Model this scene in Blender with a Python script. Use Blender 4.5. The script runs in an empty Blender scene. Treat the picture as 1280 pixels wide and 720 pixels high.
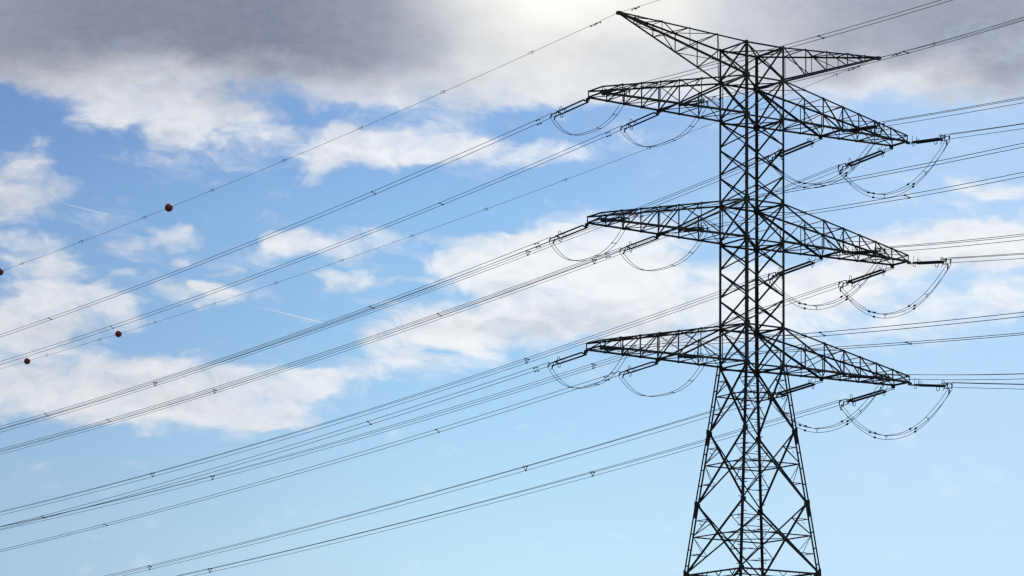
import bpy, bmesh, math, random
from mathutils import Vector, Matrix
random.seed(7)
SC = bpy.context.scene
COL = SC.collection
rad = math.radians

# ------------------------------------------------------------------ camera
PITCH, ROLL, FPX = 0.18209, 0.01184, 4473.53
cd = bpy.data.cameras.new('camera'); cam = bpy.data.objects.new('camera', cd); COL.objects.link(cam)
cd.sensor_width = 36.0; cd.lens = 36.0 * FPX / 1280.0
cd.clip_start = 0.5; cd.clip_end = 30000
_r = Vector((1, 0, 0)); _u = Vector((0, -math.sin(PITCH), math.cos(PITCH))); _f = Vector((0, math.cos(PITCH), math.sin(PITCH)))
_r2 = _r * math.cos(ROLL) + _u * math.sin(ROLL); _u2 = _u * math.cos(ROLL) - _r * math.sin(ROLL)
m3 = Matrix((_r2, _u2, -_f)).transposed()
cam.matrix_world = Matrix.Translation((0, 0, 1.6)) @ m3.to_4x4()
SC.camera = cam

# ------------------------------------------------------------------ light
SUN_EL, SUN_AZ = rad(24.0), rad(2.0)          # behind the cloud just above the picture; azimuth from +Y towards +X
sd = bpy.data.lights.new('sun', 'SUN'); sd.energy = 2.2; sd.angle = rad(0.5); sd.color = (1.0, 0.94, 0.85)
sun = bpy.data.objects.new('sun', sd); COL.objects.link(sun)
to_sun = Vector((math.sin(SUN_AZ) * math.cos(SUN_EL), math.cos(SUN_AZ) * math.cos(SUN_EL), math.sin(SUN_EL)))
sun.rotation_euler = (-to_sun).to_track_quat('-Z', 'Y').to_euler()
sun.location = to_sun * 400
SC.view_settings.view_transform = 'Standard'; SC.view_settings.look = 'None'
SC.view_settings.exposure = 0.0; SC.view_settings.gamma = 1.0; SC.view_settings.use_curve_mapping = False
SC.cycles.filter_width = 1.4


def lin(r, g, b):
    f = lambda c: (c / 255 / 12.92) if c / 255 <= 0.04045 else ((c / 255 + 0.055) / 1.055) ** 2.4
    return (f(r), f(g), f(b))


# ------------------------------------------------------------------ world: Nishita sky, blue gradient and broken clouds by azimuth and elevation (degrees)
W = bpy.data.worlds.new('World'); SC.world = W; W.use_nodes = True
NT = W.node_tree; NT.nodes.clear(); LK = NT.links.new


def node(kind, **kw):
    n = NT.nodes.new(kind)
    for k, v in kw.items(): setattr(n, k, v)
    return n


def put(sock, v):
    if isinstance(v, bpy.types.NodeSocket): LK(v, sock)
    else: sock.default_value = v


def M(op, a, b=None, c=None, clamp=False):
    n = node('ShaderNodeMath', operation=op, use_clamp=clamp)
    for i, v in enumerate((a, b, c)):
        if v is not None: put(n.inputs[i], v)
    return n.outputs[0]


def VM(op, a, b=None, c=None):
    n = node('ShaderNodeVectorMath', operation=op)
    for i, v in enumerate((a, b, c)):
        if v is not None: put(n.inputs[i], v)
    return n.outputs['Value'] if op in ('DOT_PRODUCT', 'LENGTH') else n.outputs[0]


def MIX(f, a, b, blend='MIX'):
    n = node('ShaderNodeMix', data_type='RGBA', blend_type=blend)
    put(n.inputs['Factor'], f)
    for s, v in ((n.inputs[6], a), (n.inputs[7], b)):
        put(s, v if isinstance(v, bpy.types.NodeSocket) else (*v[:3], 1))
    return n.outputs[2]


def SMOOTH(x, lo, hi):
    n = node('ShaderNodeMapRange', interpolation_type='SMOOTHSTEP')
    put(n.inputs[0], x); put(n.inputs[1], lo); put(n.inputs[2], hi); put(n.inputs[3], 0.0); put(n.inputs[4], 1.0)
    return n.outputs[0]


def NOISE(vec, scale, detail, rough, lac=2.0, dist=0.0):
    n = node('ShaderNodeTexNoise', noise_dimensions='3D')
    put(n.inputs['Vector'], vec); put(n.inputs['Scale'], scale); put(n.inputs['Detail'], detail)
    put(n.inputs['Roughness'], rough); put(n.inputs['Lacunarity'], lac); put(n.inputs['Distortion'], dist)
    return n.outputs[0]


DEG = 180 / math.pi
tc = node('ShaderNodeTexCoord'); sp = node('ShaderNodeSeparateXYZ'); LK(VM('NORMALIZE', tc.outputs['Generated']), sp.inputs[0])
AZ = M('MULTIPLY', M('ARCTAN2', sp.outputs[0], sp.outputs[1]), DEG)
EL = M('MULTIPLY', M('ARCSINE', sp.outputs[2]), DEG)
cx = node('ShaderNodeCombineXYZ'); LK(AZ, cx.inputs[0]); LK(EL, cx.inputs[1]); cx.inputs[2].default_value = 0
POS = cx.outputs[0]
K = DEG / FPX


def sky(x, y):
    """azimuth and elevation in degrees of a spot measured on the photograph"""
    X, Y = x - 640, 360 - y
    X, Y = X * math.cos(ROLL) - Y * math.sin(ROLL), X * math.sin(ROLL) + Y * math.cos(ROLL)
    return X * K, PITCH * DEG + Y * K


# warped noise fields shared by every cloud
warpA = NOISE(VM('MULTIPLY', POS, (0.8, 1.5, 0)), 1.0, 3, 0.55)
warpB = NOISE(VM('MULTIPLY_ADD', POS, (0.8, 1.5, 0), (17.3, 5.1, 3)), 1.0, 3, 0.55)
cw = node('ShaderNodeCombineXYZ'); LK(M('SUBTRACT', warpA, 0.5), cw.inputs[0]); LK(M('SUBTRACT', warpB, 0.5), cw.inputs[1])
WP = VM('MULTIPLY_ADD', cw.outputs[0], (1.1, 0.7, 0), POS)          # billowed position
FB = NOISE(VM('MULTIPLY', WP, (0.9, 1.7, 1)), 1.0, 10, 0.6)
FB2 = NOISE(VM('MULTIPLY_ADD', WP, (0.9, 1.7, 1), (-0.03, -0.22, 0)), 1.0, 5, 0.6)   # same field a step towards the sun
def BILLOW(vec, scale, detail):
    n = node('ShaderNodeTexVoronoi', voronoi_dimensions='3D', feature='SMOOTH_F1'); n.normalize = True
    put(n.inputs['Vector'], vec); put(n.inputs['Scale'], scale); put(n.inputs['Detail'], detail); put(n.inputs['Roughness'], .55); put(n.inputs['Smoothness'], .35)
    return n.outputs['Distance']


PUFF = BILLOW(VM('MULTIPLY', WP, (1.5, 2.5, 1)), 1.0, 3.0)
FINE = NOISE(VM('MULTIPLY', WP, (3.4, 6.2, 1)), 1.0, 7, 0.62)


def blobs(lst, pos):
    acc = None
    for x, y, rx, ry, w in lst:
        a, e = sky(x, y); ix, iy = 1 / (rx * K), 1 / (ry * K)
        v = VM('MULTIPLY_ADD', pos, (ix, iy, 0), (-a * ix, -e * iy, 0))
        g = M('SUBTRACT', 1.0, VM('DOT_PRODUCT', v, v), clamp=True)
        acc = M('MULTIPLY', g, w) if acc is None else M('MULTIPLY_ADD', g, w, acc)
    return acc


CLOUDS = [  # x, y, radius x, radius y, weight
    (120, 0, 440, 135, 1.9), (520, -20, 440, 175, 2.0), (830, 10, 330, 135, 1.7), (1140, -20, 400, 185, 2.1), (-60, 20, 250, 95, 1.2), (560, 108, 200, 42, .5), (700, 95, 160, 58, .6), (430, 100, 150, 40, .35), (1000, 78, 170, 60, .6), (1200, 96, 180, 36, .6), (860, 96, 120, 40, .5),
    (215, 175, 60, 22, .5), (120, 165, 50, 24, .35), (330, 175, 36, 26, .4), (180, 150, 90, 40, .4), (700, 205, 50, 12, .3), (125, 285, 40, 10, .35), (320, 322, 30, 10, .4), (180, 330, 34, 10, .35), (300, 372, 40, 12, .35), (150, 352, 26, 12, .4), (560, 296, 50, 12, .35), (460, 330, 40, 10, .35), (430, 420, 40, 10, .3), (470, 470, 60, 12, .35), (170, 120, 150, 55, .8), (265, 162, 100, 42, .85), (60, 92, 110, 45, .7), (300, 150, 60, 50, .3), (110, 140, 70, 40, .4), (160, 200, 80, 18, .3), (240, 207, 90, 14, .4),
    (410, 185, 90, 42, .95), (500, 178, 130, 40, .9), (610, 190, 120, 26, .7), (380, 210, 60, 22, .5), (420, 155, 40, 20, .4), (790, 175, 60, 30, .45), (700, 190, 60, 20, .3),
    (5, 245, 80, 52, 1.1), (30, 205, 40, 30, .4), (70, 245, 26, 18, .4),
    (25, 322, 75, 32, .9), (80, 342, 60, 16, .5), (203, 298, 40, 20, .95), (143, 308, 44, 15, .7), (226, 328, 20, 13, .6), (275, 340, 26, 13, .65), (170, 352, 36, 12, .4), (250, 360, 24, 12, .55), (405, 306, 90, 26, .95), (355, 312, 46, 24, .5), (500, 296, 56, 13, .45), (445, 350, 72, 18, .85), (520, 352, 40, 10, .3),
    (45, 395, 140, 55, 1.2), (0, 440, 90, 45, .6), (150, 380, 40, 36, .35), (250, 374, 62, 24, .75), (205, 358, 40, 18, .4), (190, 405, 60, 12, .35),
    (80, 490, 200, 58, 1.15), (300, 495, 180, 46, 1.0), (230, 522, 160, 34, .7), (420, 472, 80, 30, .55), (350, 528, 60, 20, .35), (170, 455, 90, 24, .45),
    (620, 325, 100, 45, .9), (690, 365, 190, 85, 1.25), (760, 310, 140, 55, .9), (850, 370, 150, 75, .95), (600, 402, 120, 32, .6), (560, 428, 120, 16, .6), (505, 454, 75, 14, .65), (545, 414, 70, 12, .6), (655, 295, 60, 26, .4), (990, 375, 130, 60, .8), (900, 420, 170, 30, .4),
    (1180, 315, 140, 42, 1.25), (1090, 345, 90, 45, .8), (1265, 305, 100, 38, 1.0), (1255, 245, 75, 24, .9), (1180, 390, 120, 36, .75), (1260, 380, 70, 30, .55), (1030, 365, 90, 40, .6), (1270, 345, 70, 50, .5), (1120, 420, 90, 20, .35),
]
OFFS = SMOOTH(M('ABSOLUTE', AZ), 8.6, 14.0)                      # elsewhere in the sky: cloud fields by noise alone
FIELD = M('ADD', blobs(CLOUDS, WP), M('MULTIPLY', OFFS, M('MULTIPLY', M('SUBTRACT', NOISE(VM('MULTIPLY', POS, (.12, .2, 0)), 1.0, 3, .5), .42), 2.6)))
DENS = M('ADD', FIELD, M('MULTIPLY_ADD', FB, 1.9, -.95 - 0.47))
DENS = M('ADD', DENS, M('MULTIPLY_ADD', FINE, 0.60, -0.30))
DENS = M('ADD', DENS, M('MULTIPLY_ADD', PUFF, -1.5, .54))
COVER = SMOOTH(DENS, -0.24, 0.72)
COVER = M('MULTIPLY', COVER, M('MULTIPLY_ADD', SMOOTH(M('ADD', DENS, M('MULTIPLY_ADD', FINE, 1.6, -.8)), .1, 1.5), .30, .69))   # thin places let the blue through
# thin streaky veil between the cumulus
rotp = node('ShaderNodeVectorRotate', rotation_type='Z_AXIS'); LK(WP, rotp.inputs['Vector']); rotp.inputs['Angle'].default_value = rad(14)
STREAK = NOISE(VM('MULTIPLY', rotp.outputs[0], (.75, 3.2, 1)), 1.0, 8, .62)
VEIL = blobs([(545, 432, 120, 55, 1.15), (500, 400, 110, 40, .7), (430, 330, 170, 70, .55), (760, 430, 220, 60, .7), (1080, 390, 230, 90, .9), (1190, 260, 150, 60, .7), (230, 200, 190, 50, .6), (90, 290, 150, 60, .55), (240, 345, 140, 60, .55), (330, 470, 230, 70, .5), (620, 190, 190, 60, .5), (840, 200, 120, 50, .4), (420, 570, 200, 40, .2)], POS)
VEIL = M('MULTIPLY', SMOOTH(M('ADD', STREAK, M('MULTIPLY_ADD', VEIL, .30, -.30)), .30, .68), M('MULTIPLY', VEIL, .95, clamp=True))
COVER = M('SUBTRACT', 1.0, M('MULTIPLY', M('SUBTRACT', 1.0, COVER), M('SUBTRACT', 1.0, M('MULTIPLY', VEIL, .9))))
# thickness-driven shade: grey bases of the overhead cloud bank, faint modelling in the small cumulus
# the overhead bank darkens with height; its depth varies along the azimuth
BIG = NOISE(VM('MULTIPLY', POS, (.42, .95, 0)), 1.0, 5, .5)
bank = node('ShaderNodeValToRGB'); br_ = bank.color_ramp
prof = [(-60, .74), (90, .90), (330, .95), (480, .82), (600, .50), (700, .36), (850, .40), (960, .46), (1060, .70), (1200, .82), (1340, .80)]
while len(br_.elements) < len(prof): br_.elements.new(.5)
for e_, (x, v) in zip(br_.elements, prof): e_.position = (sky(x, 40)[0] + 10) / 20; e_.color = (v, v, v, 1)
LK(M('MULTIPLY_ADD', AZ, 1 / 20, .5), bank.inputs[0])
LIFT = M('ADD', M('MULTIPLY_ADD', BIG, 1.5, -.75), M('MULTIPLY_ADD', FB, 1.3, -.65))
BANK = M('MULTIPLY', SMOOTH(M('ADD', EL, LIFT), sky(640, 172)[1], sky(640, 50)[1]), bank.outputs[0])
DARK = [(700, 412, 190, 22, .24), (800, 395, 150, 26, .18), (230, 492, 150, 22, .22), (620, 375, 120, 25, .12), (70, 425, 90, 22, .2), (1180, 335, 150, 22, .15), (40, 265, 70, 22, .15), (480, 205, 130, 14, .2)]
SHADE = M('ADD', blobs(DARK, WP), M('MULTIPLY', M('SUBTRACT', FB2, FB), .9))
SHADE = M('ADD', SHADE, M('MULTIPLY_ADD', FINE, 0.15, -0.075))
SHADE = M('ADD', SHADE, M('MULTIPLY_ADD', BIG, .5, -.25))
SHADE = M('ADD', SHADE, M('MULTIPLY_ADD', PUFF, .6, -.26))
SHADE = M('ADD', M('MULTIPLY', SMOOTH(SHADE, -0.30, 1.10), M('SUBTRACT', 1.0, BANK)), M('MULTIPLY', BANK, M('MULTIPLY_ADD', FINE, .16, .92)), clamp=True)
def GLOW(x, y, r, p):
    a, e = sky(x, y)
    d = VM('LENGTH', VM('MULTIPLY', VM('SUBTRACT', WP, (a, e, 0)), (1 / (r * K), 1.25 / (r * K), 0)))
    return M('POWER', M('SUBTRACT', 1.0, d, clamp=True), p)
SILVER = M('ADD', M('MULTIPLY', GLOW(695, -30, 260, 1.9), 1.5), M('MULTIPLY', GLOW(845, 10, 110, 1.3), .5))   # cloud lit through by the sun behind it
CLOUDCOL = MIX(SHADE, lin(247, 249, 252), lin(128, 137, 157))
CLOUDCOL = MIX(M('MULTIPLY', SILVER, 0.97, clamp=True), CLOUDCOL, (1.03, 1.02, .96))

# clear sky: deep blue high up, paler towards the horizon and towards the east
ramp = node('ShaderNodeValToRGB'); cr = ramp.color_ramp
stops = [(-2.0, (205, 226, 236)), (2.0, (200, 231, 247)), (6.2, (185, 226, 249)), (8.6, (163, 210, 246)), (9.8, (149, 199, 241)), (11.7, (137, 188, 237)), (12.6, (126, 175, 229)), (14, (118, 165, 222)), (30, (74, 122, 194)), (90, (48, 92, 165))]
f_el = M('MULTIPLY_ADD', EL, 1 / 92.0, 2 / 92.0)
while len(cr.elements) < len(stops): cr.elements.new(0.5)
for e_, (d, c) in zip(cr.elements, stops): e_.position = (d + 2) / 92.0; e_.color = (*lin(*c), 1)
LK(f_el, ramp.inputs[0])
BLUE = MIX(M('MULTIPLY', SMOOTH(AZ, -1.0, 7.5), .6), ramp.outputs[0], lin(194, 224, 255))
nish = node('ShaderNodeTexSky', sky_type='NISHITA'); nish.sun_disc = False
nish.sun_elevation = SUN_EL; nish.sun_rotation = SUN_AZ; nish.air_density = 1.0; nish.dust_density = 0.4; nish.ozone_density = 2.0
SKYCOL = MIX(0.93, VM('MULTIPLY', nish.outputs[0], (.08, .08, .08)), BLUE)

# two short vapour trails
def trail(x0, y0, x1, y1, w, strength):
    a0, e0 = sky(x0, y0); a1, e1 = sky(x1, y1)
    L = math.hypot(a1 - a0, e1 - e0); dx, dy = (a1 - a0) / L, (e1 - e0) / L
    rel = VM('SUBTRACT', POS, (a0, e0, 0))
    s = M('DIVIDE', VM('DOT_PRODUCT', rel, (dx, dy, 0)), L)
    n = M('ABSOLUTE', VM('DOT_PRODUCT', rel, (-dy, dx, 0)))
    wid = M('MULTIPLY_ADD', s, -w * K * .5, w * K)
    a = M('MULTIPLY', SMOOTH(M('DIVIDE', n, wid), 1.0, 0.0), M('MULTIPLY', SMOOTH(s, -0.15, .75), SMOOTH(s, 1.02, 0.97)))
    return M('MULTIPLY', a, strength)
TR = M('MAXIMUM', trail(55, 258, 127, 274, 1.9, .75), trail(312, 384, 401, 404.5, 2.1, .7))
SKYCOL = MIX(TR, SKYCOL, lin(222, 234, 246))
SIDE = SMOOTH(AZ, 0.8, -9.0)                                    # the air is less bright away from the sun's side
SKYCOL = MIX(SIDE, SKYCOL, VM('MULTIPLY', SKYCOL, (.74, .72, .78)))
CLOUDCOL = MIX(SIDE, CLOUDCOL, VM('MULTIPLY', CLOUDCOL, (.85, .845, .85)))
FINAL = MIX(COVER, SKYCOL, CLOUDCOL)
bg = node('ShaderNodeBackground'); LK(FINAL, bg.inputs[0]); bg.inputs[1].default_value = 1.0
wo = node('ShaderNodeOutputWorld'); LK(bg.outputs[0], wo.inputs[0])


# ------------------------------------------------------------------ materials
def mat(name, base, rough=0.6, metal=0.0, vary=None, scale=3.0, bump=0.0):
    m = bpy.data.materials.new(name); m.use_nodes = True; nt = m.node_tree; b = nt.nodes['Principled BSDF']
    b.inputs['Roughness'].default_value = rough; b.inputs['Metallic'].default_value = metal
    b.inputs['Base Color'].default_value = (*base, 1)
    if vary:
        t = nt.nodes.new('ShaderNodeTexCoord'); n = nt.nodes.new('ShaderNodeTexNoise'); n.inputs['Scale'].default_value = scale; n.inputs['Detail'].default_value = 5; n.inputs['Roughness'].default_value = .65
        r = nt.nodes.new('ShaderNodeValToRGB'); r.color_ramp.elements[0].position = .35; r.color_ramp.elements[1].position = .68
        r.color_ramp.elements[0].color = (*base, 1); r.color_ramp.elements[1].color = (*vary, 1)
        nt.links.new(t.outputs['Object'], n.inputs['Vector']); nt.links.new(n.outputs[0], r.inputs[0]); nt.links.new(r.outputs[0], b.inputs['Base Color'])
        if bump:
            bp = nt.nodes.new('ShaderNodeBump'); bp.inputs['Strength'].default_value = bump; nt.links.new(n.outputs[0], bp.inputs['Height']); nt.links.new(bp.outputs[0], b.inputs['Normal'])
    return m


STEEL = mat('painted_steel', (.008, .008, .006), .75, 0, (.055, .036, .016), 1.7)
STEEL2 = mat('weathered_steel', (.03, .03, .026), .6, .2, (.06, .045, .03), 2.0)
WIRE = mat('aged_aluminium', (.03, .031, .033), .85, 0, (.045, .045, .045), 4)
GLAZE = mat('brown_glaze', (.012, .009, .008), .5, 0, (.022, .014, .011), 6)
FITTING = mat('galvanised_fitting', (.025, .025, .026), .75, 0, (.045, .045, .045), 5)
BALLRED = mat('marker_red', (.30, .020, .012), .5, 0, (.42, .05, .025), 2)
BALLSEAM = mat('marker_seam', (.05, .01, .008), .6)
CONC = mat('concrete', (.28, .27, .25), .9, 0, (.38, .36, .33), 2, .3)
GRASS = mat('meadow', (.045, .075, .020), .95, 0, (.095, .11, .04), .05, .4)


# ------------------------------------------------------------------ mesh helpers
class MB:
    def __init__(s): s.v = []; s.f = []

    def build(s, name, m, parent=None, smooth=False):
        me = bpy.data.meshes.new(name); me.from_pydata(s.v, [], s.f); me.materials.append(m)
        if smooth: me.polygons.foreach_set('use_smooth', [True] * len(me.polygons))
        me.update(); o = bpy.data.objects.new(name, me); COL.objects.link(o)
        if parent: o.parent = parent
        return o

    def prism(s, A, B, prof, x, y):
        """extrude the closed profile (list of 2-D points in the axes x, y) from A to B"""
        n = len(prof); i0 = len(s.v)
        for P in (A, B):
            for a, b in prof: s.v.append(tuple(P + x * a + y * b))
        for k in range(n):
            s.f.append((i0 + k, i0 + (k + 1) % n, i0 + n + (k + 1) % n, i0 + n + k))
        s.f.append(tuple(i0 + k for k in reversed(range(n)))); s.f.append(tuple(i0 + n + k for k in range(n)))

    def angle(s, A, B, b, d1, d2, t=None):
        """steel angle section: heel on the line A-B, one flange along d1, one along d2"""
        A = Vector(A); B = Vector(B); ax = (B - A).normalized()
        x = Vector(d1) - ax * ax.dot(Vector(d1))
        if x.length < 1e-4: x = ax.orthogonal()
        x.normalize(); y = ax.cross(x)
        if y.dot(Vector(d2)) < 0: y = -y
        t = t or max(.012, b * .11)
        s.prism(A, B, [(0, 0), (b, 0), (b, t), (t, t), (t, b), (0, b)], x, y)

    def box(s, c, x, y, z):
        i = len(s.v); c = Vector(c)
        for a in (-1, 1):
            for b in (-1, 1):
                for d in (-1, 1): s.v.append(tuple(c + x * a + y * b + z * d))
        for q in ((0, 1, 3, 2), (4, 6, 7, 5), (0, 4, 5, 1), (2, 3, 7, 6), (0, 2, 6, 4), (1, 5, 7, 3)): s.f.append(tuple(i + k for k in q))

    def tube(s, pts, r, n=6, closed=False):
        pts = [Vector(p) for p in pts]; N = len(pts); i0 = len(s.v); up = None
        for i, p in enumerate(pts):
            a = pts[(i - 1) % N] if (closed or i) else p; b = pts[(i + 1) % N] if (closed or i < N - 1) else p
            t = (b - a).normalized()
            if up is None: up = t.orthogonal().normalized()
            up = (up - t * t.dot(up)).normalized(); w = t.cross(up)
            rr = r[i] if isinstance(r, (list, tuple)) else r
            for k in range(n):
                q = 2 * math.pi * k / n; s.v.append(tuple(p + up * (rr * math.cos(q)) + w * (rr * math.sin(q))))
        for i in range(N if closed else N - 1):
            j = (i + 1) % N
            for k in range(n): s.f.append((i0 + i * n + k, i0 + i * n + (k + 1) % n, i0 + j * n + (k + 1) % n, i0 + j * n + k))
        if not closed:
            s.f.append(tuple(i0 + k for k in reversed(range(n)))); s.f.append(tuple(i0 + (N - 1) * n + k for k in range(n)))

    def ring(s, c, nrm, R, r, n=14, squash=1.0):
        nrm = Vector(nrm).normalized(); x = nrm.orthogonal().normalized(); y = nrm.cross(x); c = Vector(c)
        s.tube([c + x * (R * math.cos(2 * math.pi * k / n)) + y * (R * squash * math.sin(2 * math.pi * k / n)) for k in range(n)], r, 5, True)


def thing(name, label, cat, loc=(0, 0, 0), group=None):
    o = bpy.data.objects.new(name, None); COL.objects.link(o); o.location = loc; o.empty_display_size = .5
    o['label'] = label; o['category'] = cat
    if group: o['group'] = group
    return o


def structure(o): o['kind'] = 'structure'; return o


# ------------------------------------------------------------------ frame of the tower: u along the crossarms, v along the line (v+ = away), z up
PHI, TX, TY = 0.55698, 20.44201, 300.0
UX = Vector((math.cos(PHI), math.sin(PHI), 0)); VX = Vector((-math.sin(PHI), math.cos(PHI), 0)); ZX = Vector((0, 0, 1))
T0 = Vector((TX, TY, 0))
Wp = lambda u, v, z: T0 + UX * u + VX * v + ZX * z
HB = 2.0
Z = [78.094, 75.154, 71.70, 64.344, 60.955, 53.621, 50.24]     # panel points of the shaft, top to bottom
ZP = [50.24, 44.614, 38.493, 32.677]
BODY = [(50.24, 2.0), (44.614, 2.62), (38.493, 3.34), (32.677, 4.0), (25.8, 4.77), (17.9, 5.66), (9.2, 6.64), (0.35, 7.63)]
ARM, TW, TH = 16.066, 1.13, 0.66
CORN = [(-1, -1), (-1, 1), (1, 1), (1, -1)]                     # near-twin, far-twin, far-triple, near-triple

# ground, far beyond the horizon
gm = MB(); n = 64; gm.v = [(0, 0, 0)] ; rings = [30, 90, 200, 420, 1000, 2600, 7000, 16000]
for R in rings:
    for k in range(n): gm.v.append((R * math.cos(2 * math.pi * k / n), R * math.sin(2 * math.pi * k / n), 0))
for k in range(n): gm.f.append((0, 1 + k, 1 + (k + 1) % n))
for j in range(len(rings) - 1):
    for k in range(n): gm.f.append((1 + j * n + k, 1 + (j + 1) * n + k, 1 + (j + 1) * n + (k + 1) % n, 1 + j * n + (k + 1) % n))
structure(gm.build('ground', GRASS))

# ------------------------------------------------------------------ the tower (local coordinates: u, v, z; the Empty carries the rotation)
tower = thing('lattice_tower', 'dark steel lattice tower with three long crossarms and a slim top arm', 'pylon', T0)
tower.rotation_euler = (0, 0, PHI)
V3 = Vector


def lerp(a, b, t): return a + (b - a) * t


def halfw(z):
    for (z0, w0), (z1, w1) in zip(BODY, BODY[1:]):
        if z >= z1: return w0 if z > z0 else lerp(w0, w1, (z0 - z) / (z0 - z1))
    return BODY[-1][1]


# legs: one angle in the prismatic shaft, two angles back to back along the diagonal in the splayed body
for ci, (su, sv) in enumerate(CORN):
    leg = MB()
    leg.angle(V3((su * HB, sv * HB, Z[6] - .1)), V3((su * HB, sv * HB, Z[4])), .235, (-su, 0, 0), (0, -sv, 0), .03)
    leg.angle(V3((su * HB, sv * HB, Z[4])), V3((su * HB, sv * HB, Z[0] + .1)), .20, (-su, 0, 0), (0, -sv, 0), .026)
    dg = V3((su, sv, 0)).normalized()
    for (z0, w0), (z1, w1) in zip(BODY, BODY[1:]):
        for off in (.055, -.055):
            a = V3((su * w0, sv * w0, z0)) + dg * off; b = V3((su * w1, sv * w1, z1)) + dg * off
            d = 1 if off > 0 else -1
            leg.angle(a, b, .15, V3((su, -sv, 0)) * 1 + dg * d, V3((-su, sv, 0)) + dg * d, .024)
    bt = leg                                                   # battens that tie the two angles together
    z = 49.6
    while z > 1.0:
        w = halfw(z); bt.box(V3((su * w, sv * w, z)), dg * .13, V3((-su, sv, 0)).normalized() * .05, ZX * .05); z -= 1.35
    for zz, _w in BODY[1:]:                                     # splice plates just below every panel point
        w = halfw(zz - .5); bt.box(V3((su * w, sv * w, zz - .35)), dg * .115, V3((-su, sv, 0)).normalized() * .05, ZX * .7)
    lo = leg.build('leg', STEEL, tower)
    if ci in (0, 2):
        st = MB(); z = 77.2; k = 0
        tn = V3((UX.dot(V3((1, 0, 0))), VX.dot(V3((1, 0, 0))), 0)).normalized()
        while z > 2.5:
            w = halfw(z); c = V3((su * w, sv * w, z)) + dg * (.02 if z > 50 else .1)
            e = .12 if z > 50 else .20
            dd = V3((-su, 0, 0)) if k % 2 else V3((0, -sv, 0))
            sgn = 1 if k % 2 else -1
            if z < 50: st.tube([c, c + dd.cross(ZX) * 0 + tn * sgn * (e + .15)], .036, 5)
            else: st.tube([c, c + tn * sgn * (e + .16)], .02, 5)
            z -= .41; k += 1
        st.build('step_bolt', STEEL, lo)['kind'] = 'stuff'
    ft = MB(); w = BODY[-1][1]
    ft.box(V3((su * (w + .03), sv * (w + .03), .15)), V3((.75, 0, 0)), V3((0, .75, 0)), V3((0, 0, .3)))
    ft.build('footing', CONC, tower)

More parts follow.
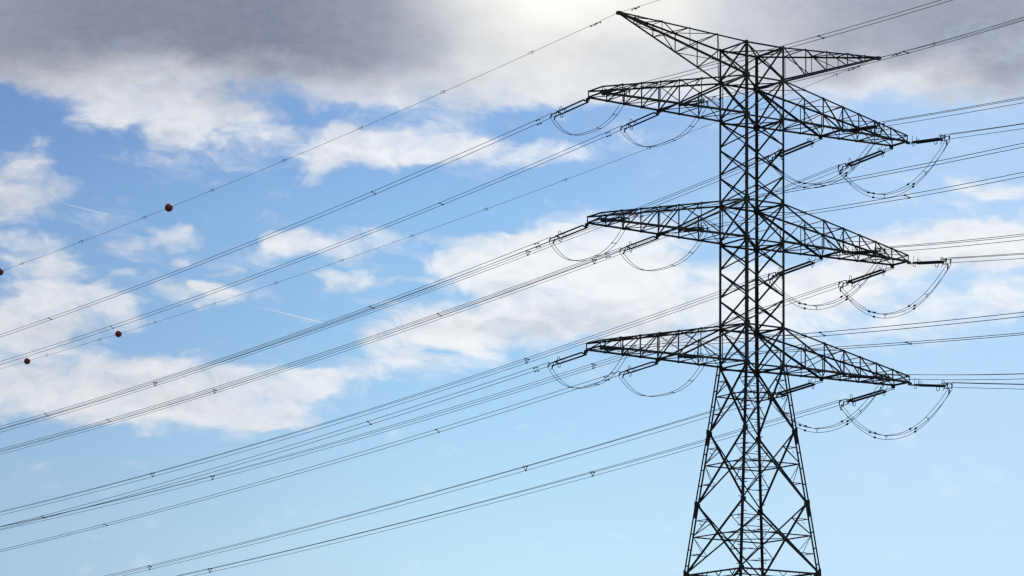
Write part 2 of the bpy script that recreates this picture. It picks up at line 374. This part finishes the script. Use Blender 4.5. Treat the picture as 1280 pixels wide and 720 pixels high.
FACES = [((-1, -1), (-1, 1)), ((-1, 1), (1, 1)), ((1, 1), (1, -1)), ((1, -1), (-1, -1))]
SHZ = [Z[0], Z[1], Z[2]] + [lerp(Z[2], Z[3], t) for t in (1 / 3, 2 / 3, 1)] + [Z[4]] + [lerp(Z[4], Z[5], t) for t in (1 / 3, 2 / 3, 1)] + [Z[6]]
for (a, b) in FACES:
    br = MB(); gp = br
    nrm = V3((a[0] + b[0], a[1] + b[1], 0)).normalized(); inn = -nrm
    P = lambda c, z, dz=0: V3((c[0] * halfw(z), c[1] * halfw(z), z + dz))
    along = V3((b[0] - a[0], b[1] - a[1], 0)).normalized()
    for z0, z1 in zip(SHZ, SHZ[1:]):                            # crossed diagonals of the shaft
        o1 = inn * .03; o2 = inn * .14
        big = .115
        br.angle(P(a, z0, -.12) + o1, P(b, z1, .12) + o1, big, ZX, inn, .018)
        br.angle(P(b, z0, -.12) + o2, P(a, z1, .12) + o2, big, ZX, nrm, .018)
        c = (P(a, z0) + P(b, z1)) / 2 + inn * .1
        gp.box(c, along * .08, ZX * .08, inn * .02)
        for q in (a, b):                                        # gusset at the panel point
            k = .14 if z1 not in Z else .24
            gp.box(P(q, z1) + (along if q is a else -along) * (k * .8) + inn * .022, along * k * .8, ZX * k, inn * .012)
    for z in (Z[0], Z[1], Z[2], Z[3], Z[4], Z[5], Z[6]):
        br.angle(P(a, z) + inn * .02, P(b, z) + inn * .02, .15, -ZX, inn, .02)
        mid = (P(a, z) + P(b, z)) / 2
    # body: X panels with a horizontal through the crossing and redundants at the legs
    for (z0, w0), (z1, w1) in zip(BODY, BODY[1:]):
        A0, B0, A1, B1 = P(a, z0), P(b, z0), P(a, z1), P(b, z1)
        o1, o2 = inn * .03, inn * .16
        sc_ = 1.0 if z0 > 33 else 1.15
        br.angle(A0 + o1, B1 + o1, .135 * sc_, ZX, inn, .02); br.angle(B0 + o2, A1 + o2, .135 * sc_, ZX, nrm, .02)
        t = w0 / (w0 + w1); zc = lerp(z0, z1, t)
        hA, hB = P(a, zc), P(b, zc); cc = (hA + hB) / 2
        br.angle(hA + inn * .1, hB + inn * .1, .10, -ZX, inn, .016)
        gp.box(cc + inn * .1, along * .14, ZX * .14, inn * .02)
        for q, top, bot, o in ((a, A0, A1, 1), (b, B0, B1, 1)):
            oth0, oth1 = (B0, B1) if q is a else (A0, A1)
            hq = P(q, zc)
            dU = lerp(top, oth1, .5 * t); dL = lerp(bot, oth0, .5 * (1 - t))      # quarter points of the diagonals
            lU, lL = P(q, dU.z), P(q, dL.z)
            for s_, e_, bb in ((lU, dU, .06), (hq, dU, .07), (lL, dL, .06), (hq, dL, .055)):
                br.angle(s_ + inn * .12, e_ + inn * .12, bb, ZX, inn, .012)
            k = .17
            gp.box(P(q, z1) + (along if q is a else -along) * .16 + inn * .024, along * .18, ZX * k, inn * .013)
    # diaphragm edge members at the lowest visible panel point and below
    for z in (32.677, 17.9):
        br.angle(P(a, z, .02) + inn * .2, P(b, z, .02) + inn * .2, .15, -ZX, inn, .02)
        br.angle(P(a, z, -.5) + inn * .2, P(b, z, -.5) + inn * .2, .10, -ZX, inn, .015)
        for i in range(1, 8):
            br.angle(lerp(P(a, z), P(b, z), i / 8) + inn * .21, lerp(P(a, z, -.5), P(b, z, -.5), (i + (.5 if i % 2 else -.5)) / 8) + inn * .21, .06, along, inn, .012)
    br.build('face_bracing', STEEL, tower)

# horizontal diaphragms inside the shaft and the body
for z in Z:
    df = MB()
    df.angle(V3((-HB, -HB, z - .1)), V3((HB, HB, z - .1)), .10, (1, -1, 0), -ZX, .016)
    df.angle(V3((-HB, HB, z - .17)), V3((HB, -HB, z - .17)), .10, (1, 1, 0), -ZX, .016)
    df.build('diaphragm', STEEL, tower)
for (z0, w0), (z1, w1) in zip(BODY, BODY[1:]):
    t = w0 / (w0 + w1); zc = lerp(z0, z1, t); w = halfw(zc); df = MB()
    mids = [V3((-w, 0, zc)), V3((0, w, zc)), V3((w, 0, zc)), V3((0, -w, zc))]
    for i in range(4): df.angle(mids[i], mids[(i + 1) % 4], .08, ZX, (0, 0, -1), .014)
    df.build('diaphragm', STEEL, tower)
    for (su, sv) in CORN:                                       # hip struts between neighbouring faces, behind each leg
        for dz in (.28, .72):
            zz = lerp(z0, z1, dz); ww = halfw(zz); f = .5 * (t if dz < .5 else 1 - t)
            df = MB(); df.angle(V3((su * ww, sv * ww * (1 - 2 * f * .55), zz)), V3((su * ww * (1 - 2 * f * .55), sv * ww, zz)), .05, ZX, (su, sv, 0), .01)
            df.build('hip_strut', STEEL, tower)

UN = [2.0, 4.28, 6.4, 8.6, 10.45, 12.3, 14.15, ARM]


def aw(u): return HB - (u - HB) / (ARM - HB) * (HB - TW)


for zu, zl in ((Z[1], Z[2]), (Z[3], Z[4]), (Z[5], Z[6])):
    for s in (-1, 1):
        ch = MB(); br = MB(); hangers = []
        up = lambda u: lerp(zu, zl + TH, (u - HB) / (ARM - HB))
        lo = lambda u: zl
        for k in (-1, 1):
            inn = V3((0, -k, 0)); L = lambda u: V3((s * u, k * aw(u), zl)); U = lambda u: V3((s * u, k * aw(u), up(u)))
            dn = -ZX
            ch.angle(L(2.0), L(ARM), .175, ZX, inn, .022); ch.angle(U(2.0), U(ARM), .135, -ZX, inn, .02)
            tS = lambda u: lerp(U(2.0), L(8.6), (u - 2.0) / 6.6)          # main strut, root of the upper chord to the inner hanging point
            ch.angle(U(2.0) + inn * .03, L(8.6) + inn * .03, .165, -ZX, inn, .022)
            o = inn * .05
            m = lambda A, B, b, d=ZX: br.angle(A + o, B + o, b, d, inn, max(.012, b * .13))
            m(L(8.6), U(8.6), .095, V3((s, 0, 0))); m(L(6.4), U(6.4), .085, V3((s, 0, 0))); m(L(4.28), tS(4.28), .085, V3((s, 0, 0)))
            m(L(8.6), U(6.4), .10); m(U(8.6), tS(6.4), .075); m(tS(6.4), L(4.28), .075); m(tS(4.28), L(2.0), .08)
            m(tS(4.28), U(2.0) + V3((s * 2.6, 0, -.55)) * 0 + tS(4.28) * 0 + (L(2.0) - U(2.0)) * .55, .05)
            for i in range(4, 7): m(L(UN[i]), U(UN[i]), .08, V3((s, 0, 0)))
            m(L(ARM), U(ARM), .07, V3((s, 0, 0)))
            for i in range(3, 7): m(L(UN[i + 1]), U(UN[i]), .085)
            for i in (3, 7):                                    # hanging plates for the strings
                u = UN[i]; hp = MB(); hp.box(L(u) + V3((0, k * .05, -.06)), V3((.13, 0, 0)), V3((0, .11, 0)), ZX * .11); hangers.append(hp)
            for u in UN[1:7]:
                br.box(L(u) + V3((0, 0, .06)) + inn * .03, V3((.12, 0, 0)), inn * .012, ZX * .10)
                br.box(U(u) + V3((0, 0, -.06)) + inn * .03, V3((.12, 0, 0)), inn * .012, ZX * .10)
        # plan bracing, bottom and top
        for i in range(0, 7):
            u0, u1 = UN[i], UN[i + 1]; k = 1 if i % 2 else -1
            br.angle(V3((s * u0, k * aw(u0), zl + .05)), V3((s * u1, -k * aw(u1), zl + .05)), .07, ZX, (s, 0, 0), .012)
            br.angle(V3((s * u1, aw(u1), zl + .03)), V3((s * u1, -aw(u1), zl + .03)), .085 if i not in (2, 6) else .15, ZX, (s, 0, 0), .014)
            if i != 0: br.angle(V3((s * u1, aw(u1), up(u1) - .03)), V3((s * u1, -aw(u1), up(u1) - .03)), .07 if i < 6 else .1, -ZX, (s, 0, 0), .012)
            if i != 1: br.angle(V3((s * u0, -k * aw(u0), up(u0) - .05)), V3((s * u1, k * aw(u1), up(u1) - .05)), .06, -ZX, (s, 0, 0), .012)
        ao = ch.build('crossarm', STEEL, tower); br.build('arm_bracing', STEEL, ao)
        for hp in hangers: hp.build('hanging_plate', STEEL, ao)

GL, GZ = 13.754, 79.31
for s in (-1, 1):
    ch = MB(); br = MB()
    tip = V3((s * GL, 0, GZ))
    for k in (-1, 1):
        inn = V3((0, -k, 0)); U0 = V3((s * HB, k * HB, Z[0])); L0 = V3((s * HB, k * HB, Z[1])); e = V3((0, k * .12, 0))
        ch.angle(U0, tip + e, .13, -ZX, inn, .02); ch.angle(L0, tip + e - ZX * .18, .165, ZX, inn, .022)
        fr = [0, .225, .445, .665, .85, 1]
        U = lambda t: lerp(U0, tip + e, t); L = lambda t: lerp(L0, tip + e - ZX * .18, t)
        for i in range(1, 5):
            br.angle(L(fr[i]) + inn * .04, U(fr[i]) + inn * .04, .07, (s, 0, 0), inn, .012)
            br.angle(L(fr[i]) + inn * .05, U(fr[i - 1]) + inn * .05, .085 if i < 3 else .07, ZX, inn, .012)
    P4 = lambda kk, t, z0: lerp(V3((s * HB, kk * HB, z0)), tip + V3((0, kk * .12, 0 if z0 == Z[0] else -.18)), t)
    for z0 in (Z[0], Z[1]):
        for i in range(1, 5):
            k = 1 if i % 2 else -1
            br.angle(P4(1, fr[i], z0), P4(-1, fr[i], z0), .07, ZX, (s, 0, 0), .012)
            br.angle(P4(k, fr[i - 1], z0), P4(-k, fr[i], z0), .065, ZX, (s, 0, 0), .012)
    pl = MB(); pl.box(tip + V3((0, 0, -.1)), V3((.2, 0, 0)), V3((0, .2, 0)), ZX * .13)
    go = ch.build('earth_wire_arm', STEEL, tower); br.build('arm_bracing', STEEL, go); pl.build('tip_plate', STEEL, go)

# ------------------------------------------------------------------ spans
AL, AR = rad(-2.0), rad(-10.0)
ZT = [71.68, 60.92, 50.172]
SPAN = {  # (level, side, inner) -> slope, curvature; level 3 = earth wires
    'far': {(0, -1, 0): (-.0779, .0002757), (0, -1, 1): (-.07938, .000281), (1, -1, 0): (-.07525, .0002936), (1, -1, 1): (-.06913, .0002408), (2, -1, 0): (-.06882, .0002175), (2, -1, 1): (-.06881, .0001926), (0, 1, 1): (-.08287, .0002128), (0, 1, 0): (-.08479, .0002135), (1, 1, 1): (-.08135, .0002168), (1, 1, 0): (-.07803, .0002042), (2, 1, 1): (-.07432, .0001654), (2, 1, 0): (-.07493, .0001801), (3, -1, 0): (-.0667, .0002309), (3, 1, 0): (-.0654, .0001877)},
    'near': {(0, -1, 0): (-.12422, .0002793), (0, -1, 1): (-.13593, .0004661), (0, 1, 1): (-.1368, .0002281), (0, 1, 0): (-.1393, .0001212), (1, -1, 0): (-.13023, .0002568), (1, -1, 1): (-.1362, .0003916), (1, 1, 1): (-.15345, .0005305), (1, 1, 0): (-.15203, .0002899), (2, -1, 0): (-.13441, .0002349), (2, -1, 1): (-.13333, .0002196), (2, 1, 1): (-.16261, .000537), (2, 1, 0): (-.15556, .0001055), (3, -1, 0): (-.118, .0004), (3, 1, 0): (-.1163, .0006141)}}


def curve(lev, side, inner, way):
    """returns f(t) on the wire path, unit direction in plan, and the plan normal"""
    if lev == 3: u0, v0, z0 = side * GL, 0.0, GZ
    else:
        U = 8.6 if inner else ARM
        u0, v0, z0 = side * U, aw(U) * (1 if way == 'far' else -1), ZT[lev]
    al = AL if way == 'far' else AR; vs = 1 if way == 'far' else -1
    d = UX * math.sin(al) + VX * (vs * math.cos(al)); s, k = SPAN[way][(lev, side, inner)]
    P0 = Wp(u0, v0, z0)
    nrm = d.cross(ZX).normalized()
    if nrm.dot(UX) < 0: nrm = -nrm
    return (lambda t: P0 + d * t + ZX * (s * t + k * t * t)), d, nrm, s, k


LEVN = ['uppermost', 'middle', 'lowest']
WHERE = {0: 'tip', 1: 'midpoint'}
WAYN = {'far': 'away', 'near': 'towards the viewer'}


# --- insulator strings: built along +X from the hanging plate, +Z up
def rod_mesh(x0, x1, y, z, r_core, r_shed, n_sheds):
    mb = MB(); pts = []; rr = []
    L = x1 - x0
    for i in range(n_sheds):
        a = x0 + L * (i + .15) / n_sheds; b = x0 + L * (i + .5) / n_sheds; c = x0 + L * (i + .62) / n_sheds
        for x, r in ((a, r_core), (b, r_shed), (c, r_core)): pts.append((x, y, z)); rr.append(r)
    pts = [(x0, y, z)] + pts + [(x1, y, z)]; rr = [r_core] + rr + [r_core]
    mb.tube(pts, rr, 8); return mb


def bar(pts, r, n=6):
    m = MB(); m.tube(pts, r, n); return m


def double_twin():
    """slender double string for a twin bundle; returns the thing and the end of the fittings"""
    t = thing('insulator_string', '', 'insulator')
    lk = MB(); lk.tube([(0, 0, -.05), (.28, 0, -.02)], .06); lk.box((.36, 0, 0), V3((.09, 0, 0)), V3((0, .30, 0)), ZX * .03)
    lk.build('link_plate', FITTING, t)
    for y in (-.235, .235):
        rod_mesh(.42, 4.1, y, 0, .045, .075, 34).build('insulator_rod', GLAZE, t)
    for x in (3.75, 4.2):
        for y in (-.235, .235):
            q = MB(); q.ring((x, y, .17 if x < 4 else -.17), (1, .35, 0), .17, .026, 14); q.build('arcing_ring', FITTING, t)
    y2 = MB(); y2.box((4.2, 0, 0), V3((.05, 0, 0)), V3((0, .30, 0)), ZX * .04)
    for y in (-.2, .2): y2.tube([(4.2, y, 0), (5.1, y, 0)], .05)
    y2.build('yoke_plate', FITTING, t)
    for y in (-.2, .2):
        c = MB(); c.tube([(4.95, y, 0), (5.12, y, 0), (5.18, y, -.1), (5.2, y, -.34)], [.055, .07, .06, .045]); c.build('dead_end_clamp', FITTING, t)
    return t


def double_triple():
    t = thing('insulator_string', '', 'insulator')
    lk = MB()
    for y in (-.17, .17): lk.tube([(0, y * .8, -.05), (.6, y, 0), (1.25, y, 0)], .03)
    lk.box((1.28, 0, 0), V3((.05, 0, 0)), V3((0, .28, 0)), ZX * .05)
    lk.build('link_plate', FITTING, t)
    for y in (-.215, .215):
        rod_mesh(1.32, 5.75, y, 0, .06, .105, 30).build('insulator_rod', GLAZE, t)
    for x, zz in ((1.5, .16), (5.6, .24)):
        for y in (-.215, .215):
            q = MB(); q.ring((x, y, zz if y > 0 else -zz), (1, .5, 0), .19 if x < 3 else .24, .026, 14); q.build('arcing_ring', FITTING, t)
    hn = MB()
    for y in (-.2, .2): hn.tube([(1.3, y, 0), (1.15, y, .35), (1.22, y, .62)], .02)
    for y in (-.2, .2): hn.tube([(5.8, y, 0), (5.9, y, -.3), (5.7, y, -.42)], .025)
    hn.build('arcing_horn', FITTING, t)
    y2 = MB(); y2.box((5.85, 0, 0), V3((.06, 0, 0)), V3((0, .28, 0)), ZX * .1)
    y2.tube([(5.85, 0, 0), (6.25, 0, 0)], .07)
    y2.tube([(6.3, -.22, .22), (6.3, .22, .22), (6.3, 0, -.2)], .042, 6, True)        # triangular yoke frame
    y2.tube([(6.25, 0, 0), (6.3, -.22, .22)], .04); y2.tube([(6.25, 0, 0), (6.3, .22, .22)], .04); y2.tube([(6.25, 0, 0), (6.3, 0, -.2)], .04)
    for y, z in ((-.22, .22), (.22, .22), (0, -.2)): y2.tube([(6.3, y, z), (7.15, y, z)], .036)
    y2.build('yoke_frame', FITTING, t)
    for y, z in ((-.22, .22), (.22, .22), (0, -.2)):
        c = MB(); c.tube([(7.0, y, z), (7.15, y, z), (7.22, y, z - .12), (7.2, y, z - .42)], [.055, .07, .06, .045]); c.build('dead_end_clamp', FITTING, t)
    return t


def copy_tree(o, parent=None):
    c = o.copy(); COL.objects.link(c)
    if parent: c.parent = parent
    for ch in list(o.children): copy_tree(ch, c)
    return c


TWIN, TRIP = double_twin(), double_triple()
used = {-1: False, 1: False}
END = {-1: 5.15, 1: 7.2}
for lev in range(3):
    for side in (-1, 1):
        for inner in (0, 1):
            for way in ('far', 'near'):
                proto = TWIN if side < 0 else TRIP
                o = proto if not used[side] else copy_tree(proto); used[side] = True
                f, d, nrm, s, k = curve(lev, side, inner, way)
                ex = (f(END[side]) - f(0)).normalized(); ey = ZX.cross(ex).normalized(); ez = ex.cross(ey)
                if True:                                       # the pair hangs a little skewed
                    q = (rad(16) if way == 'far' else rad(-10)) if side < 0 else (rad(11) if way == 'far' else rad(-4)); ey, ez = ey * math.cos(q) + ez * math.sin(q), ez * math.cos(q) - ey * math.sin(q)
                o.matrix_world = Matrix.Translation(f(0) + V3((0, 0, -.1))) @ Matrix((ex, ey, ez)).transposed().to_4x4()
                o['label'] = '%s insulator string reaching %s from %s of %s %s crossarm' % ('slender' if side < 0 else 'thick', WAYN[way], WHERE[inner], LEVN[lev], 'twin-wire' if side < 0 else 'triple-wire')
                o['group'] = 'twin-wire insulator strings' if side < 0 else 'triple-wire insulator strings'


# --- conductor bundles
def offsets(side, way, lev, inner):
    if side < 0:
        q = rad(-24) if way == 'far' else rad(-20 if lev < 2 else -8 - 14 * (1 - inner))
        h = .21
        return [(math.cos(q) * h * e, math.sin(q) * h * e) for e in (-1, 1)]
    h = .22
    return [(-h, .2), (h, .2), (0, -.2)]


def tgrid(a, b, n): return [a + (b - a) * (i / n) ** 1.35 for i in range(n + 1)]


for lev in range(3):
    for side in (-1, 1):
        for inner in (0, 1):
            for way in ('far', 'near'):
                f, d, nrm, s, k = curve(lev, side, inner, way)
                tend = min(max(-s / k, 240), 330)
                ts = tgrid(END[side] - .1, tend, 70)
                o = thing('conductor_bundle', '%s conductor bundle running %s from %s of %s crossarm' % ('twin-wire' if side < 0 else 'triple-wire', WAYN[way], WHERE[inner], LEVN[lev]), 'power line', f(END[side]), 'twin-wire bundles' if side < 0 else 'triple-wire bundles')
                base = f(END[side])
                offs = offsets(side, way, lev, inner)
                twist = lambda t: rad(10) * math.sin(t / 33.0 + lev * 2.1 + inner * 1.3 + side)
                def at(t, off):
                    q = twist(t) * min(1, t / 25.0)
                    a = off[0] * math.cos(q) - off[1] * math.sin(q); b = off[0] * math.sin(q) + off[1] * math.cos(q)
                    return f(t) + nrm * a + ZX * b - base
                for off in offs: bar([at(t, off) for t in ts], .024, 5).build('wire', WIRE, o, True)
                # spacers along the span
                t = (34.0 if side < 0 else 45.5) if way == 'far' else (40.0 if side < 0 else 47.0)
                while t < min(tend, 215):
                    sm = MB(); pts = [at(t, off) for off in offs]; ctr = sum(pts, V3()) / len(pts)
                    for i in range(len(pts)):
                        a, b = pts[i], pts[(i + 1) % len(pts)]
                        sm.tube([lerp(ctr, a, 1.05), lerp(ctr, b, 1.05)], .035 if side > 0 else .03)
                        sm.tube([a - d * .12, a + d * .12], .055)
                        if len(pts) == 2: break
                    if len(pts) == 2: sm.tube([pts[1] - d * .12, pts[1] + d * .12], .055)
                    sm.build('spacer', FITTING, o); t += 76.0 if side > 0 else 65.0
                # vibration dampers close to the string
                if side < 0:
                    for i, off in enumerate(offs):
                        dm = MB(); c = at(END[side] + 2.0 + .35 * i, off) - ZX * .1
                        dm.tube([c + ZX * .1, c - ZX * .03], .02); dm.tube([c - d * .24, c + d * .24], .014)
                        for e in (-1, 1): dm.tube([c + d * (e * .17), c + d * (e * .32)], .05)
                        dm.build('vibration_damper', FITTING, o)

# --- jumpers under every phase
for lev in range(3):
    for side in (-1, 1):
        for inner in (0, 1):
            fa, da, na, _s, _k = curve(lev, side, inner, 'far'); fb, db, nb, _s, _k = curve(lev, side, inner, 'near')
            A = fa(END[side] + .03) - ZX * .42; B = fb(END[side] + .03) - ZX * .42
            o = thing('jumper_loop', '%s jumper loop slung under %s of %s crossarm' % ('slim twin-wire' if side < 0 else 'wide triple-wire', WHERE[inner], LEVN[lev]), 'jumper cable', (A + B) / 2, 'jumper loops')
            C0 = (A + B) / 2; depth = 2.2 if side < 0 else 3.35; ex = 2.7 if side < 0 else 2.15
            side_dir = (na + nb).normalized()
            if side_dir.dot(UX) < 0: side_dir = -side_dir
            offs = [(-.19, 0, 0), (.19, 0, 0)] if side < 0 else [(-.22, .18, 0), (.22, .18, 0), (.02, -.16, .1)]
            chord = (B - A).normalized()
            def jp(t, off):
                w = 1 - abs(2 * t - 1) ** ex
                sag = depth + (.0 if off[2] == 0 else .02)
                return lerp(A, B, t) - ZX * (sag * w) + side_dir * off[0] + ZX * (off[1] * min(1, .5 + w)) - C0
            for off in offs: bar([jp(i / 44, off) for i in range(45)], .023, 5).build('wire', WIRE, o, True)
            for t in ((.1, .42, .80) if side > 0 else (.27, .62, .83)):
                sm = MB(); pts = [jp(t, off) for off in offs]; ctr = sum(pts, V3()) / len(pts)
                for p in pts: sm.tube([ctr, lerp(ctr, p, 1.1)], .024)
                if side < 0:
                    for p in pts: tt = (jp(t + .02, offs[0]) - jp(t - .02, offs[0])).normalized(); sm.tube([p - tt * .13, p + tt * .13], .035)
                sm.build('spacer', FITTING, o)
            if side > 0:
                for t in (.29, .66):
                    for i, off in enumerate(offs):
                        p = jp(t + .012 * i, off); tt = (jp(t + .03, off) - jp(t, off)).normalized(); wm = MB()
                        wm.tube([p - tt * .16, p - tt * .1, p + tt * .1, p + tt * .16], [.03, .085, .085, .03], 8); wm.build('jumper_weight', FITTING, o)

# --- earth wires with spiral markers, and the warning balls hung on them
for side in (-1, 1):
    for way in ('far', 'near'):
        f, d, nrm, s, k = curve(3, side, 0, way); tend = min(max(-s / k, 240), 340); base = f(0)
        o = thing('earth_wire', 'thin earth wire running %s from the tip of the %s top arm' % (WAYN[way], 'twin-wire side' if side < 0 else 'triple-wire side'), 'earth wire', base, 'earth wires')
        bar([f(t) - base - ZX * .05 for t in tgrid(0, tend, 70)], 0.0175 if way == 'far' else .018, 5).build('wire', WIRE, o, True)
        dm = MB()
        for t in (3.0, 3.8):
            c = f(t) - base - ZX * .15; dm.tube([c + ZX * .1, c - ZX * .03], .02); dm.tube([c - d * .3, c + d * .3], .014)
            for e in (-1, 1): dm.tube([c + d * (e * .2), c + d * (e * .38)], .055)
        dm.build('vibration_damper', FITTING, o)
        t = (13.1 if side < 0 else 5.9) if way == 'far' else 10.0
        while t < min(tend, 200):
            sp_ = MB(); c = f(t) - base - ZX * .05; sl = (f(t + .1) - f(t)).normalized()
            pts = []
            for i in range(25):
                q = i / 24; r_ = .17 * math.sin(math.pi * q); a = q * 4 * math.pi
                pts.append(c + sl * ((q - .5) * .9) + nrm * (r_ * math.cos(a)) + ZX * (r_ * math.sin(a)))
            sp_.tube(pts, .017, 5); sp_.build('spiral_marker', FITTING, o)
            t += 14.15 if way == 'far' else 18.0

for side, t, lab in ((-1, 78.7, 'red warning ball on the upper earth wire, against open blue sky'), (-1, 117.6, 'red warning ball on the upper earth wire, cut by the picture edge'),
                     (1, 142.5, 'red warning ball on the lower earth wire, close under the twin wires'), (1, 167.0, 'red warning ball farthest down the lower earth wire, before white cloud')):
    f, d, nrm, s, k = curve(3, side, 0, 'far'); c = f(t) - ZX * .05
    o = thing('warning_ball', lab, 'marker ball', c, 'aircraft warning balls')
    sl = (f(t + .1) - f(t)).normalized()
    for e, nm in ((1, 'half_shell'), (-1, 'half_shell')):
        mb = MB(); R = .42 if side < 0 else .40; N1, N2 = 8, 22
        x = nrm; y = sl
        z = x.cross(y).normalized() * e
        mb.v.append(tuple(z * R))
        for i in range(1, N1 + 1):
            th = math.pi / 2 * i / N1 - (.02 if i == N1 else 0)
            for j in range(N2):
                a = 2 * math.pi * j / N2; mb.v.append(tuple((x * math.cos(a) + y * math.sin(a)) * (R * math.sin(th)) + z * (R * math.cos(th))))
        for j in range(N2): mb.f.append((0, 1 + j, 1 + (j + 1) % N2))
        for i in range(N1 - 1):
            for j in range(N2): mb.f.append((1 + i * N2 + j, 1 + (i + 1) * N2 + j, 1 + (i + 1) * N2 + (j + 1) % N2, 1 + i * N2 + (j + 1) % N2))
        mb.build(nm, BALLRED, o, True)
    sm = MB(); sm.ring((0, 0, 0), nrm.cross(sl), .415 if side < 0 else .395, .02, 24); sm.build('flange', BALLSEAM, o)
    cl = MB()
    for e in (-1, 1): cl.tube([sl * (e * .38), sl * (e * .62)], .04)
    cl.build('wire_clamp', FITTING, o)
